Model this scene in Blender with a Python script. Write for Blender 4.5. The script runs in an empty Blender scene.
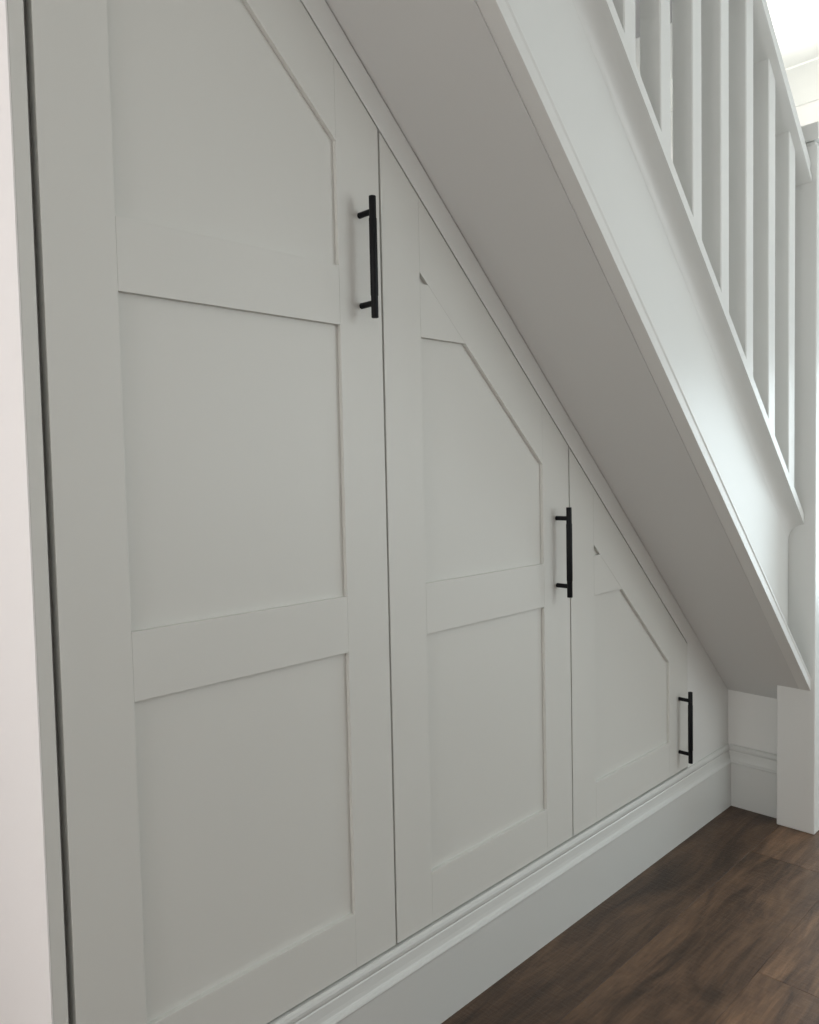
import bpy, bmesh, math, random
from mathutils import Vector, Matrix

random.seed(7)
scene = bpy.context.scene
COL = scene.collection

# ------------------------------------------------------------------ helpers
def link(name, bm, mat=None, parent=None, smooth=False):
    bmesh.ops.recalc_face_normals(bm, faces=bm.faces[:])
    me = bpy.data.meshes.new(name)
    bm.to_mesh(me)
    bm.free()
    if mat:
        me.materials.append(mat)
    if smooth:
        for p in me.polygons:
            p.use_smooth = True
        try:
            me.set_sharp_from_angle(angle=math.radians(35))
        except Exception:
            pass
    o = bpy.data.objects.new(name, me)
    COL.objects.link(o)
    if parent:
        o.parent = parent
        o.location = -parent.matrix_basis.translation
    return o

def thing(name, label, cat, loc, group=None):
    o = bpy.data.objects.new(name, None)
    o.empty_display_size = .1
    o.location = loc
    o['label'] = label
    o['category'] = cat
    if group:
        o['group'] = group
    COL.objects.link(o)
    return o

def structure(o, label=None, cat=None):
    o['kind'] = 'structure'
    if label:
        o['label'] = label
    if cat:
        o['category'] = cat
    return o

def bevel(bm, w, seg=2, ang=30):
    es = [e for e in bm.edges if len(e.link_faces) == 2 and e.calc_face_angle(0) > math.radians(ang)]
    if es and w:
        bmesh.ops.bevel(bm, geom=es, offset=w, segments=seg, profile=.5, affect='EDGES', clamp_overlap=True)

def add_prism(bm, pts, axis, a, b):
    """polygon pts in the plane normal to axis, extruded from a to b. axis 1: pts=(x,z); 0: pts=(y,z); 2: pts=(x,y)"""
    def P(p, t):
        if axis == 1: return (p[0], t, p[1])
        if axis == 0: return (t, p[0], p[1])
        return (p[0], p[1], t)
    A = [bm.verts.new(P(p, a)) for p in pts]
    B = [bm.verts.new(P(p, b)) for p in pts]
    n = len(pts)
    bm.faces.new(A)
    bm.faces.new(B[::-1])
    for i in range(n):
        bm.faces.new((A[i], B[i], B[(i + 1) % n], A[(i + 1) % n]))

def prism(pts, axis, a, b, bev=0, seg=2):
    bm = bmesh.new()
    add_prism(bm, pts, axis, a, b)
    bmesh.ops.recalc_face_normals(bm, faces=bm.faces[:])
    bevel(bm, bev, seg)
    return bm

def box(x0, x1, y0, y1, z0, z1, bev=0, seg=2):
    return prism([(x0, y0), (x1, y0), (x1, y1), (x0, y1)], 2, z0, z1, bev, seg)

def sweep(sections, bev=0, seg=2):
    """skin through a list of equal-length 3-D point loops, capped"""
    bm = bmesh.new()
    R = [[bm.verts.new(p) for p in s] for s in sections]
    n = len(R[0])
    for a, b in zip(R[:-1], R[1:]):
        for i in range(n):
            bm.faces.new((a[i], a[(i + 1) % n], b[(i + 1) % n], b[i]))
    bm.faces.new(R[0])
    bm.faces.new(R[-1][::-1])
    bmesh.ops.recalc_face_normals(bm, faces=bm.faces[:])
    bevel(bm, bev, seg)
    return bm

def add_cyl(bm, p, q, r, n=20, bev=0):
    p, q = Vector(p), Vector(q)
    d = (q - p)
    m = Matrix.Translation((p + q) / 2) @ d.to_track_quat('Z', 'Y').to_matrix().to_4x4()
    res = bmesh.ops.create_cone(bm, cap_ends=True, segments=n, radius1=r, radius2=r, depth=d.length, matrix=m)
    if bev:
        vs = set(res['verts'])
        es = [e for e in bm.edges if e.verts[0] in vs and e.verts[1] in vs and len(e.link_faces) == 2
              and e.calc_face_angle(0) > 1.0]
        bmesh.ops.bevel(bm, geom=es, offset=bev, segments=2, profile=.5, affect='EDGES')

# ---------------------------------------------------------------- materials
def new_mat(name):
    m = bpy.data.materials.new(name)
    m.use_nodes = True
    nt = m.node_tree
    return m, nt, nt.nodes['Principled BSDF']

def paint(name, col, rough=.45, bump=.02, scale=60, var=.015, spec=.4):
    m, nt, b = new_mat(name)
    N, L = nt.nodes, nt.links
    tc = N.new('ShaderNodeTexCoord')
    n1 = N.new('ShaderNodeTexNoise'); n1.inputs['Scale'].default_value = 2.3; n1.inputs['Detail'].default_value = 3
    L.new(tc.outputs['Object'], n1.inputs['Vector'])
    mx = N.new('ShaderNodeMix'); mx.data_type = 'RGBA'
    mx.inputs[6].default_value = (*[c * (1 - var) for c in col], 1)
    mx.inputs[7].default_value = (*[min(1, c * (1 + var)) for c in col], 1)
    L.new(n1.outputs['Fac'], mx.inputs[0])
    L.new(mx.outputs[2], b.inputs['Base Color'])
    b.inputs['Roughness'].default_value = rough
    b.inputs['Specular IOR Level'].default_value = spec
    if bump:
        n2 = N.new('ShaderNodeTexNoise'); n2.inputs['Scale'].default_value = scale; n2.inputs['Detail'].default_value = 4
        L.new(tc.outputs['Object'], n2.inputs['Vector'])
        bp = N.new('ShaderNodeBump'); bp.inputs['Strength'].default_value = bump; bp.inputs['Distance'].default_value = .002
        L.new(n2.outputs['Fac'], bp.inputs['Height'])
        L.new(bp.outputs['Normal'], b.inputs['Normal'])
    return m

M_DOOR = paint('cupboard_paint', (.69, .69, .655), .42, .03, 45)
M_WHITE = paint('satin_white_paint', (.76, .765, .745), .38, .03, 45)
M_SKIRT = paint('skirting_paint', (.655, .665, .645), .35, .03, 45)
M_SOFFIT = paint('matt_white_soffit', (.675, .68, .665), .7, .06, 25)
M_WALL = paint('wall_emulsion', (.90, .88, .87), .8, .05, 120)
M_CEIL = paint('ceiling_emulsion', (.86, .86, .84), .85, .05, 120)
M_INSIDE = paint('carcass_board', (.55, .54, .52), .7, 0)

m, nt, b = new_mat('matt_black_metal')
b.inputs['Base Color'].default_value = (.004, .0045, .006, 1)
b.inputs['Metallic'].default_value = 0
b.inputs['Specular IOR Level'].default_value = .22
b.inputs['Roughness'].default_value = .5
n = nt.nodes.new('ShaderNodeTexNoise'); n.inputs['Scale'].default_value = 900
tc = nt.nodes.new('ShaderNodeTexCoord'); nt.links.new(tc.outputs['Object'], n.inputs['Vector'])
bp = nt.nodes.new('ShaderNodeBump'); bp.inputs['Strength'].default_value = .08; bp.inputs['Distance'].default_value = .0005
nt.links.new(n.outputs['Fac'], bp.inputs['Height']); nt.links.new(bp.outputs['Normal'], b.inputs['Normal'])
M_BLACK = m

def wood():
    m, nt, b = new_mat('brown_oak_planks')
    N, L = nt.nodes, nt.links
    tc = N.new('ShaderNodeTexCoord')
    at = N.new('ShaderNodeAttribute'); at.attribute_name = 'plank'
    off = N.new('ShaderNodeVectorMath'); off.operation = 'SCALE'; off.inputs['Scale'].default_value = 17.3
    L.new(at.outputs['Vector'], off.inputs[0])
    add = N.new('ShaderNodeVectorMath'); add.operation = 'ADD'
    L.new(tc.outputs['Object'], add.inputs[0]); L.new(off.outputs[0], add.inputs[1])
    def mapped(sx, sy, sz=1):
        mp = N.new('ShaderNodeMapping'); mp.inputs['Scale'].default_value = (sx, sy, sz)
        L.new(add.outputs[0], mp.inputs['Vector'])
        return mp.outputs[0]
    big = N.new('ShaderNodeTexNoise'); big.inputs['Scale'].default_value = 1; big.inputs['Detail'].default_value = 6
    big.inputs['Roughness'].default_value = .62; big.inputs['Distortion'].default_value = 1.0
    L.new(mapped(2.6, 13), big.inputs['Vector'])
    fine = N.new('ShaderNodeTexNoise'); fine.inputs['Scale'].default_value = 1; fine.inputs['Detail'].default_value = 8
    fine.inputs['Roughness'].default_value = .7; fine.inputs['Distortion'].default_value = .6
    L.new(mapped(11, 120), fine.inputs['Vector'])
    cross = N.new('ShaderNodeTexNoise'); cross.inputs['Scale'].default_value = 1; cross.inputs['Detail'].default_value = 5
    L.new(mapped(120, 30), cross.inputs['Vector'])
    ramp = N.new('ShaderNodeValToRGB')
    ramp.color_ramp.elements[0].position = .36; ramp.color_ramp.elements[0].color = (.036, .0185, .009, 1)
    ramp.color_ramp.elements[1].position = .68; ramp.color_ramp.elements[1].color = (.150, .085, .047, 1)
    e = ramp.color_ramp.elements.new(.5); e.color = (.085, .046, .025, 1)
    L.new(big.outputs['Fac'], ramp.inputs[0])
    m1 = N.new('ShaderNodeMix'); m1.data_type = 'RGBA'; m1.blend_type = 'OVERLAY'; m1.inputs[0].default_value = .8
    L.new(ramp.outputs[0], m1.inputs[6]); L.new(fine.outputs['Fac'], m1.inputs[7])
    tone = N.new('ShaderNodeMapRange'); tone.inputs['To Min'].default_value = .62; tone.inputs['To Max'].default_value = 1.75
    sep = N.new('ShaderNodeSeparateXYZ'); L.new(at.outputs['Vector'], sep.inputs[0]); L.new(sep.outputs[0], tone.inputs[0])
    m2 = N.new('ShaderNodeVectorMath'); m2.operation = 'SCALE'
    L.new(m1.outputs[2], m2.inputs[0]); L.new(tone.outputs[0], m2.inputs['Scale'])
    L.new(m2.outputs[0], b.inputs['Base Color'])
    rr = N.new('ShaderNodeMapRange'); rr.inputs['To Min'].default_value = .32; rr.inputs['To Max'].default_value = .52
    L.new(cross.outputs['Fac'], rr.inputs[0]); L.new(rr.outputs[0], b.inputs['Roughness'])
    b.inputs['Specular IOR Level'].default_value = .5
    mixh = N.new('ShaderNodeMath'); mixh.operation = 'ADD'
    L.new(fine.outputs['Fac'], mixh.inputs[0]); L.new(cross.outputs['Fac'], mixh.inputs[1])
    bp = N.new('ShaderNodeBump'); bp.inputs['Strength'].default_value = .6; bp.inputs['Distance'].default_value = .0016
    L.new(mixh.outputs[0], bp.inputs['Height']); L.new(bp.outputs['Normal'], b.inputs['Normal'])
    return m
M_WOOD = wood()

# ------------------------------------------------------------------- camera
yaw, pitch, roll = map(math.radians, (44.88732, -2.870416, -1.220172))
F = Vector((math.cos(yaw) * math.cos(pitch), math.sin(yaw) * math.cos(pitch), math.sin(pitch)))
r0 = Vector((math.sin(yaw), -math.cos(yaw), 0))
u0 = r0.cross(F)
R = math.cos(roll) * r0 + math.sin(roll) * u0
U = -math.sin(roll) * r0 + math.cos(roll) * u0
cam = bpy.data.cameras.new('camera')
cam.sensor_fit = 'AUTO'; cam.sensor_width = 36.0
cam.lens = 790 / 1024 * 36.0
cam.clip_start = .02
co = bpy.data.objects.new('camera', cam)
co.matrix_world = Matrix(((R.x, U.x, -F.x, 0), (R.y, U.y, -F.y, -1.1132), (R.z, U.z, -F.z, 1.15), (0, 0, 0, 1)))
COL.objects.link(co)
scene.camera = co

# --------------------------------------------------------- governing lines
def gap(x):    return 1.967 - .942 * (x - .881)          # slope line above the doors
def sofA(x):   return .390 + .941 * (2.634 - x)          # soffit where it meets the cupboard fronts
def sofB(x):   return .459 + .972 * (2.558 - x)           # soffit at its outer edge (y = -.285)
def soff(x, y):
    t = max(0, -y / .285)
    return sofA(x) * (1 - t) + sofB(x) * t
def trim_top(x): return .540 + .976 * (2.524 - x)
def cap_low(x):  return 2.079 - .984 * (x - 1.435)
def rail_low(x): return 2.258 - .970 * (x - 2.29)

XEND, XNEW = 2.634, 2.567
YBACK = .62
XTOP = .14                                              # where the soffit meets the upper floor
CEIL = 2.73
XFAR = 3.5
XLEFT, YHALL = -4.2, -2.5

# -------------------------------------------------------------------- floor
def floor():
    bm = bmesh.new()
    lay = bm.faces.layers.float_vector.new('plank')
    W, Lp = .235, 1.6
    x_lo, x_hi = XLEFT, XFAR + .12
    row = 0
    y_top = .04 + 3 * W
    joints = {0: 1.10, -1: 2.335, -2: 1.775, -3: 1.30}
    rows = []
    k = 3
    y1 = -.195 + W + 3 * W
    idx = 3
    while y1 > YHALL:
        y0 = y1 - W
        i = idx                       # idx 0 is the row against the skirting (-.195 .. .04)
        ref = joints.get(i, (i * .47) % Lp)
        x = ref - math.ceil((ref - x_lo) / Lp) * Lp
        while x < x_hi:
            a, b2 = max(x, x_lo), min(x + Lp, x_hi)
            c, d = max(y0, YHALL), min(y1, YBACK)
            if b2 - a > .01 and d - c > .01:
                g, h = .0009, .0012
                v = [bm.verts.new(p) for p in ((a, c, -h), (b2, c, -h), (b2, d, -h), (a, d, -h),
                     (a + g, c + g, 0), (b2 - g, c + g, 0), (b2 - g, d - g, 0), (a + g, d - g, 0))]
                w = [bm.verts.new((p.co.x, p.co.y, -.02)) for p in v[:4]]
                fs = [bm.faces.new(v[4:])]
                for q in range(4):
                    fs.append(bm.faces.new((v[q], v[(q + 1) % 4], v[4 + (q + 1) % 4], v[4 + q])))
                    fs.append(bm.faces.new((w[q], w[(q + 1) % 4], v[(q + 1) % 4], v[q])))
                fs.append(bm.faces.new(w[::-1]))
                tone_ = {(0, 1): .16, (-1, 0): .44, (-1, 1): .7, (-2, 0): .85, (-2, 1): .95}.get((i, int(a > {0: 1.0, -1: 2.3, -2: 1.7}.get(i, 0))), random.random())  # shade by the skirting and sheen towards the doorway put into plank tone
                rv = Vector((tone_, random.random(), random.random()))
                for f in fs:
                    f[lay] = rv
            x += Lp
        y1 = y0
        idx -= 1
    return structure(link('floor', bm, M_WOOD))
floor()

# --------------------------------------------------------------- room shell
def wall(name, bm, mat=M_WALL):
    return structure(link(name, bm, mat))

def wall_with_hole(axis, u0, u1, z0, z1, hu0, hu1, hz0, hz1, a, b):
    bm = bmesh.new()
    for (p0, p1, q0, q1) in ((u0, hu0, z0, z1), (hu1, u1, z0, z1), (hu0, hu1, z0, hz0), (hu0, hu1, hz1, z1)):
        if p1 - p0 > 1e-4 and q1 - q0 > 1e-4:
            add_prism(bm, [(p0, q0), (p1, q0), (p1, q1), (p0, q1)], axis, a, b)
    return bm

UP = 5.0
SX0, SX1 = -1.35, -.25                                   # unseen back-wall window, added to brighten the cupboards' side face
wall('wall_stair', wall_with_hole(1, XLEFT, XFAR + .12, -.02, UP, SX0, SX1, .7, 2.1, YBACK, YBACK + .12))
DY0, DY1, DZ = -1.29, -.29, 2.10                         # front doorway in the far wall
wall('wall_far', wall_with_hole(0, YHALL, YBACK, -.02, UP, DY0, DY1, -.02, DZ, XFAR, XFAR + .12))
HX0, HX1, HZ0, HZ1 = 1.9, 3.3, .85, 2.2                  # unseen hall window, added to lift the low-end door
wall('wall_hall', wall_with_hole(1, XLEFT, XFAR + .12, -.02, CEIL, HX0, HX1, HZ0, HZ1, YHALL - .12, YHALL))
LY0, LY1 = -2.3, .56                                     # wide unseen window, added to fill the soffit and left-facing faces
wall('wall_left', wall_with_hole(0, YHALL, YBACK, -.02, CEIL, LY0, LY1, .5, 2.3, XLEFT - .12, XLEFT))

bm = bmesh.new()
add_prism(bm, [(XLEFT, YHALL), (XFAR, YHALL), (XFAR, -.33), (XLEFT, -.33)], 2, CEIL, CEIL + .22)
add_prism(bm, [(2.64, -.33), (XFAR, -.33), (XFAR, YBACK), (3.12, YBACK), (3.12, .06), (2.64, .06)], 2, CEIL, CEIL + .22)
add_prism(bm, [(XLEFT, -.33), (.02, -.33), (.02, YBACK), (XLEFT, YBACK)], 2, CEIL, CEIL + .22)
wall('ceiling', bm, M_CEIL)

# coving on the far wall (concave quarter profile)
prof = [(XFAR, CEIL), (XFAR - .115, CEIL), (XFAR - .115, CEIL - .008)]
for k in range(1, 8):
    t = k / 8 * math.pi / 2
    prof.append((XFAR - .115 + .105 * math.sin(t), CEIL - .113 + .105 * math.cos(t)))
prof += [(XFAR - .008, CEIL - .115), (XFAR, CEIL - .115)]
structure(link('trim_1', prism(prof, 1, YHALL, YBACK), M_CEIL, smooth=True))

# door and window linings
def lining(name, axis, u0, u1, z0, z1, a, b, sill):
    bm = bmesh.new()
    w, t = .07, .018
    for (p0, p1, q0, q1) in ((u0 - w, u0, z0 - (w if sill else 0), z1 + w), (u1, u1 + w, z0 - (w if sill else 0), z1 + w), (u0, u1, z1, z1 + w)) + (((u0, u1, z0 - w, z0),) if sill else ()):
        add_prism(bm, [(p0, q0), (p1, q0), (p1, q1), (p0, q1)], axis, a, b)
    return structure(link(name, bm, M_WHITE))
lining('door_1', 0, DY0, DY1, 0, DZ, XFAR - .018, XFAR, False)
lining('added_window_1', 1, HX0, HX1, HZ0, HZ1, YHALL, YHALL + .018, True)
lining('added_window_3', 1, SX0, SX1, .7, 2.1, YBACK - .018, YBACK, True)
lining('added_window_2', 0, LY0, LY1 - .01, .5, 2.3, XLEFT, XLEFT + .018, True)

# ---------------------------------------------------------------- cupboards
T_FRONT, T_STRIP, T_BOARD = 0.0, .009, .022
Z0 = .209
R2 = (.817, .922)
R1 = (1.422, 1.529)
RB = .316
DIAG = .152                                             # vertical depth of the sloping rail

def fpoly(name, pts, parent, bev=.0007):
    return link(name, prism(pts, 1, T_FRONT, T_STRIP, bev, 2), M_DOOR, parent)

def clip_below(pts, line):
    """clip a convex (x,z) polygon to z <= line(x)"""
    out = []
    for i in range(len(pts)):
        p, q = pts[i], pts[(i + 1) % len(pts)]
        dp, dq = p[1] - line(p[0]), q[1] - line(q[0])
        if dp <= 1e-9: out.append(p)
        if (dp < -1e-9 and dq > 1e-9) or (dp > 1e-9 and dq < -1e-9):
            t = dp / (dp - dq)
            out.append((p[0] + (q[0] - p[0]) * t, p[1] + (q[1] - p[1]) * t))
    return out

def handle(parent, x, z):
    bm = bmesh.new()
    yb = -.0365
    add_cyl(bm, (x, yb, z - .110), (x, yb, z + .110), .0066, 24, .0008)
    add_cyl(bm, (x, yb, z - .070), (x, yb, z + .070), .0073, 24, .0006)
    for s in (-.083, .083):
        add_cyl(bm, (x, .0005, z + s), (x, yb, z + s), .0055, 20)
    o = link('handle', bm, M_BLACK, parent, smooth=True)
    o['label'] = 'black metal bar handle'
    return o

def cupboard(x0, x1, sl, sr, rails, hx, hz, label):
    t = thing('understairs_cupboard', label, 'cupboard', (x0, 0, 0), 'cupboards under the stairs')
    top = lambda x: gap(x) - .0035
    inner = lambda x: gap(x) - DIAG
    # carcass: an open-fronted box with a sloping lid
    bm = bmesh.new()
    y0, y1, th = .026, .58, .015
    lid = lambda x: sofA(x) - .03
    a, b2 = x0 - .0015, x1 + .0015
    zb = .19
    add_prism(bm, [(a, zb), (a + th, zb), (a + th, lid(a + th)), (a, lid(a))], 1, y0, y1)
    add_prism(bm, [(b2 - th, zb), (b2, zb), (b2, lid(b2)), (b2 - th, lid(b2 - th))], 1, y0, y1)
    add_prism(bm, [(a + th, zb), (b2 - th, zb), (b2 - th, zb + th), (a + th, zb + th)], 1, y0, y1)
    add_prism(bm, [(a + th, lid(a + th) - .02), (b2 - th, lid(b2 - th) - .02), (b2 - th, lid(b2 - th)), (a + th, lid(a + th))], 1, y0, y1)
    add_prism(bm, [(a + th, zb + th), (b2 - th, zb + th), (b2 - th, lid(b2 - th) - .02), (a + th, lid(a + th) - .02)], 1, y1 - .008, y1)
    link('body', bm, M_INSIDE, t)
    # the door: a board with stiles and rails planted on its face
    door = link('door', prism([(x0, Z0), (x1, Z0), (x1, top(x1)), (x0, top(x0))], 1, T_STRIP, T_BOARD, .0005), M_DOOR, t)
    def sub(name, pts):
        o = fpoly(name, pts, door)
        o.location = (0, 0, 0)
        return o
    sub('stile', [(x0, Z0), (sl, Z0), (sl, top(sl)), (x0, top(x0))])
    sub('stile', [(sr, Z0), (x1, Z0), (x1, top(x1)), (sr, top(sr))])
    sub('sloping_rail', [(sl, inner(sl)), (sr, inner(sr)), (sr, top(sr)), (sl, top(sl))])
    for (za, zc) in rails:
        sub('rail', clip_below([(sl, za), (sr, za), (sr, zc), (sl, zc)], inner))
    h = handle(door, hx, hz)
    h.location = (0, 0, 0)
    return t

cupboard(.4245, 1.0535, .529, .949, [(Z0, RB), R2, R1], 1.002, 1.5455,
         'tallest white shaker cupboard with three panels, at the left under the stairs')
cupboard(1.0585, 1.6845, 1.161, 1.574, [(Z0, RB), R2, R1], 1.629, .947,
         'middle white shaker cupboard with sloping top, between the tall and small ones')
cupboard(1.6895, 2.331, 1.798, 2.212, [(Z0, RB), R2], 2.2745, .3545,
         'smallest white shaker cupboard at the low end beside the newel post')

# fixed surround of the cupboards
sur = thing('cupboard_surround', 'fixed white painted surround framing the three cupboard doors, with a sloping strip along the soffit', 'frame', (.391, 0, 0))
lo = lambda x: gap(x) + .0015
hi = lambda x: sofA(x) - .0015
link('sloping_strip', prism([(.4145, lo(.4145)), (2.332, lo(2.332)), (2.332, hi(2.332)), (.4145, hi(.4145))], 1, 0, .022, .0006), M_WHITE, sur)
link('filler_panel', prism([(2.3316, .2048), (XEND - .001, .2048), (XEND - .001, hi(XEND - .001)), (2.3316, hi(2.3316))], 1, 0, .022, .0002), M_WHITE, sur)
link('plinth_board', box(.4145, XEND - .001, .003, .022, .0, .2035, .0005), M_DOOR, sur)
link('end_panel', prism([(0, 0), (YBACK - .002, 0), (YBACK - .002, sofA(.391) - .03), (0, sofA(.391) - .03)], 0, .3935, .414, .0008), M_DOOR, sur)
fs_ = link('side_facing', prism([(0, 0), (YBACK - .002, 0), (YBACK - .002, sofA(.391) - .03), (0, sofA(.391) - .03)], 0, .391, .3933, .0003), M_WALL, sur)
fs_['label'] = 'bright white side face'

# ---------------------------------------------------------------- skirting
SK = [(0, .2045), (.006, .2045), (.0105, .2015), (.0125, .197), (.0125, .191), (.0105, .1875), (.0095, .1845),
      (.0110, .1825), (.0122, .175), (.0135, .167), (.0155, .1595), (.0175, .1560), (.0235, .1525), (.0245, .1500), (.0235, .1470),
      (.0215, .1455), (.022, 0), (0, 0)]
bm = bmesh.new()
def ring_x(x, mitre=False): return [(x - (d if mitre else 0), -d + .0025, z) for d, z in SK]
sec = [ring_x(.416), ring_x(XEND - .001, True)]
structure(link('baseboard_front', sweep(sec), M_SKIRT))
def ring_y(y, mitre=False): return [(XEND - .001 - d, y - (d if mitre else 0), z) for d, z in SK]
structure(link('baseboard_end', sweep([ring_y(.0025 - .0003, True), ring_y(-.1825)]), M_SKIRT))

# return wall closing the low end of the stairs
structure(link('wall_end', prism([(-.1825, 0), (.60, 0), (.60, .395), (-.1825, .395 + .03)], 0, XEND, XEND + .03), M_WHITE))

# ---------------------------------------------------------------- staircase
st = thing('staircase', 'white painted closed string staircase rising to the left above the cupboards, with balusters and handrail', 'staircase', (XNEW, -.24, 0))

# soffit board
def soffit():
    bm = bmesh.new()
    T = .012
    def strip(ya, yb, xe, n=24):
        xs = [XTOP - .1 + (xe - XTOP + .1) * i / n for i in range(n + 1)]
        lo_, up_ = [], []
        for x in xs:
            lo_.append([bm.verts.new((x, y, soff(x, y))) for y in (ya, yb)])
            up_.append([bm.verts.new((x, y, soff(x, y) + T)) for y in (ya, yb)])
        for i in range(n):
            bm.faces.new((lo_[i][0], lo_[i][1], lo_[i + 1][1], lo_[i + 1][0]))
            bm.faces.new((up_[i][0], up_[i + 1][0], up_[i + 1][1], up_[i][1]))
            for k in (0, 1):
                bm.faces.new((lo_[i][k], lo_[i + 1][k], up_[i + 1][k], up_[i][k]))
        for i in (0, n):
            bm.faces.new((lo_[i][0], lo_[i][1], up_[i][1], up_[i][0]))
    strip(.0235, -.1825, XEND - .0005)
    strip(-.1825, -.2515, XNEW - .0005)
    bmesh.ops.remove_doubles(bm, verts=bm.verts[:], dist=1e-5)
    return bm
link('soffit', soffit(), M_SOFFIT, st)

def along(profile, x0, x1, bev, n=1):
    """profile(x) -> list of (y,z); swept between x0 and x1 with plumb ends"""
    xs = [x0 + (x1 - x0) * i / n for i in range(n + 1)]
    return sweep([[(x, y, z) for y, z in profile(x)] for x in xs], bev, 3)

XS0 = XTOP - .1
def batten_prof(x):
    a, b2 = sofB(x), trim_top(x)
    return [(-.2840, a), (-.2518, a - .0004), (-.2518, b2 + .016), (-.2675, b2 + .016), (-.2690, b2 + .013), (-.2600, b2 - .004),
            (-.2790, b2 - .005), (-.2840, b2 - .006), (-.2868, b2 - .010), (-.2872, b2 - .014), (-.2858, b2 - .018), (-.2850, b2 - .020), (-.2850, a + .001)]
link('edge_batten', along(batten_prof, XS0, XNEW - .0005, 0), M_WHITE, st)
link('string', along(lambda x: [(-.218, sofB(x) + .035), (-.188, sofB(x) + .035), (-.188, cap_low(x)), (-.218, cap_low(x))],
     XS0, XNEW - .0005, .001), M_WHITE, st)
def cap_prof(x):
    z = cap_low(x)
    P = [(-.2640, 0), (-.2640, .032), (-.196, .032), (-.196, -.0005), (-.2175, -.0005), (-.2175, -.050), (-.2182, -.050)]
    for k in range(1, 9):                                # scotia running up under the nosing of the cap
        t = k / 9 * math.pi / 2
        P.append((-.2182 - .0438 * (1 - math.cos(t)), -.050 + .048 * math.sin(t)))
    return [(y, z + h) for y, h in P]
cap_o = link('string_cap', along(cap_prof, XS0, XNEW - .0005, 0), M_WHITE, st, smooth=True)

# newel post
nw = link('newel_post', box(XNEW, XNEW + .105, -.297, -.1835, 0, 2.098, .003), M_WHITE, st)
bm = box(XNEW + .007, XNEW + .098, -.290, -.194, 2.096, 2.112)
add_prism(bm, [(XNEW - .002, -.299), (XNEW + .107, -.299), (XNEW + .107, -.1815), (XNEW - .002, -.1815)], 2, 2.112, 2.162)
bevel(bm, .004)
c = link('newel_cap', bm, M_WHITE, nw)
c.location = (0, 0, 0)

# handrail: moulded section, wider grip above a narrower base
def rail_prof(x):
    z = rail_low(x)
    P = [(-.283, 0), (-.204, 0), (-.204, .016), (-.210, .030), (-.206, .052), (-.212, .078), (-.226, .094), (-.242, .100),
         (-.258, .095), (-.273, .080), (-.280, .054), (-.277, .030), (-.283, .016)]
    return [(y, z + h) for y, h in P]
link('handrail', along(rail_prof, XS0, XNEW - .0005, .0015), M_WHITE, st, smooth=True)

# square balusters with eased edges
def baluster(x):
    w, d = .048, .051
    za = lambda xx: cap_low(xx) + .0322
    zb = lambda xx: rail_low(xx) - .0002
    e = .0025
    def ring(f):
        out = []
        for (px, py) in ((e, 0), (w - e, 0), (w, e), (w, d - e), (w - e, d), (e, d), (0, d - e), (0, e)):
            out.append((x + px, -.262 + py, f(x + px)))
        return out
    return sweep([ring(za), ring(zb)])
PITCH = .1553
for k in range(10):
    link('baluster', baluster(2.442 - PITCH * k), M_WHITE, st)

# the flight itself, hidden between the strings
bm = bmesh.new()
pts = []
going, rise = .197, .194
x = XNEW
z = cap_low(x) - .10
n = 12
pts.append((x, z - .30))
for i in range(n):
    pts.append((x, z)); pts.append((x - going, z)); x -= going; z += rise
pts.append((x, z - .30))
add_prism(bm, pts, 1, -.187, YBACK - .002)
link('flight_of_steps', bm, M_WHITE, st)
# quarter landing behind the newel
lt = structure(link('trim_2', box(XEND + .045, 3.47, -.180, YBACK - .002, 0, .70, .004), M_WHITE))

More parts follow.
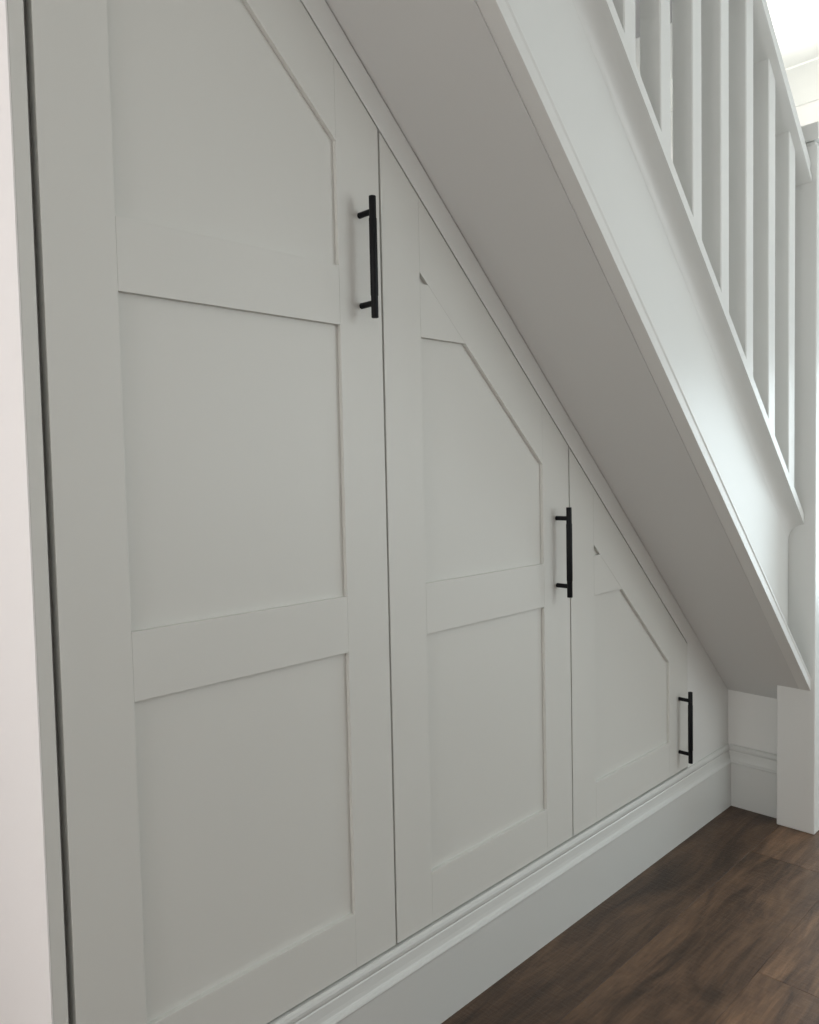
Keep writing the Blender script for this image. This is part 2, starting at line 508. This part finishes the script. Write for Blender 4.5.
# ------------------------------------------------------------------ lights
def area(name, loc, direction, sx, sy, watts, col):
    l = bpy.data.lights.new(name, 'AREA')
    l.shape = 'RECTANGLE'; l.size = sx; l.size_y = sy; l.energy = watts; l.color = col
    o = bpy.data.objects.new(name, l)
    o.location = loc
    o.rotation_euler = Vector(direction).to_track_quat('-Z', 'Z').to_euler()
    COL.objects.link(o)
    return o
area('doorway_daylight', (XFAR + .05, (DY0 + DY1) / 2, 1.05), (-1, 0, 0), .95, 2.0, 27, (.83, .96, 1.0))
area('added_hall_fill', ((HX0 + HX1) / 2, YHALL - .02, (HZ0 + HZ1) / 2), (0, 1, 0), HX1 - HX0 - .04, HZ1 - HZ0 - .04, 19, (.93, 1.0, 1.0))  # fill through the added hall window, brightens the smallest cupboard
area('added_left_fill', (XLEFT - .02, (LY0 + LY1) / 2, 1.4), (1, 0, 0), LY1 - LY0 - .04, 1.8, 80, (1.0, .985, .965))  # broad fill through the added left window
area('added_back_fill', ((SX0 + SX1) / 2, YBACK + .02, 1.4), (0, -1, 0), SX1 - SX0 - .04, 1.36, 11.5, (1.0, .955, .94))  # washes the side face through the added back window
area('added_landing_fill', (1.5, .3, 4.9), (.62, 0, -.78), .7, .9, 9, (.96, 1.0, .99))  # no opening here; added to brighten the upper wall behind the balusters
ceil_fill = bpy.data.lights.new('unseen_ceiling_fill', 'POINT')  # fill light without a fitting, added to whiten ceiling and baluster slits
ceil_fill.energy = 4.4; ceil_fill.shadow_soft_size = .07; ceil_fill.color = (1.0, .99, .90)
lo_ = bpy.data.objects.new('unseen_ceiling_fill', ceil_fill)
lo_.location = (3.0, -.03, 2.58)
COL.objects.link(lo_)

w = bpy.data.worlds.new('world')
scene.world = w
w.use_nodes = True
nt = w.node_tree
bg = nt.nodes['Background']
bg.inputs['Color'].default_value = (.93, .97, 1.0, 1)
bg.inputs['Strength'].default_value = .17

scene.cycles.caustics_reflective = False
scene.cycles.caustics_refractive = False
vs = scene.view_settings
vs.view_transform = 'Standard'
vs.look = 'None'
vs.exposure = 0.09
vs.gamma = 1.0
vs.use_curve_mapping = False
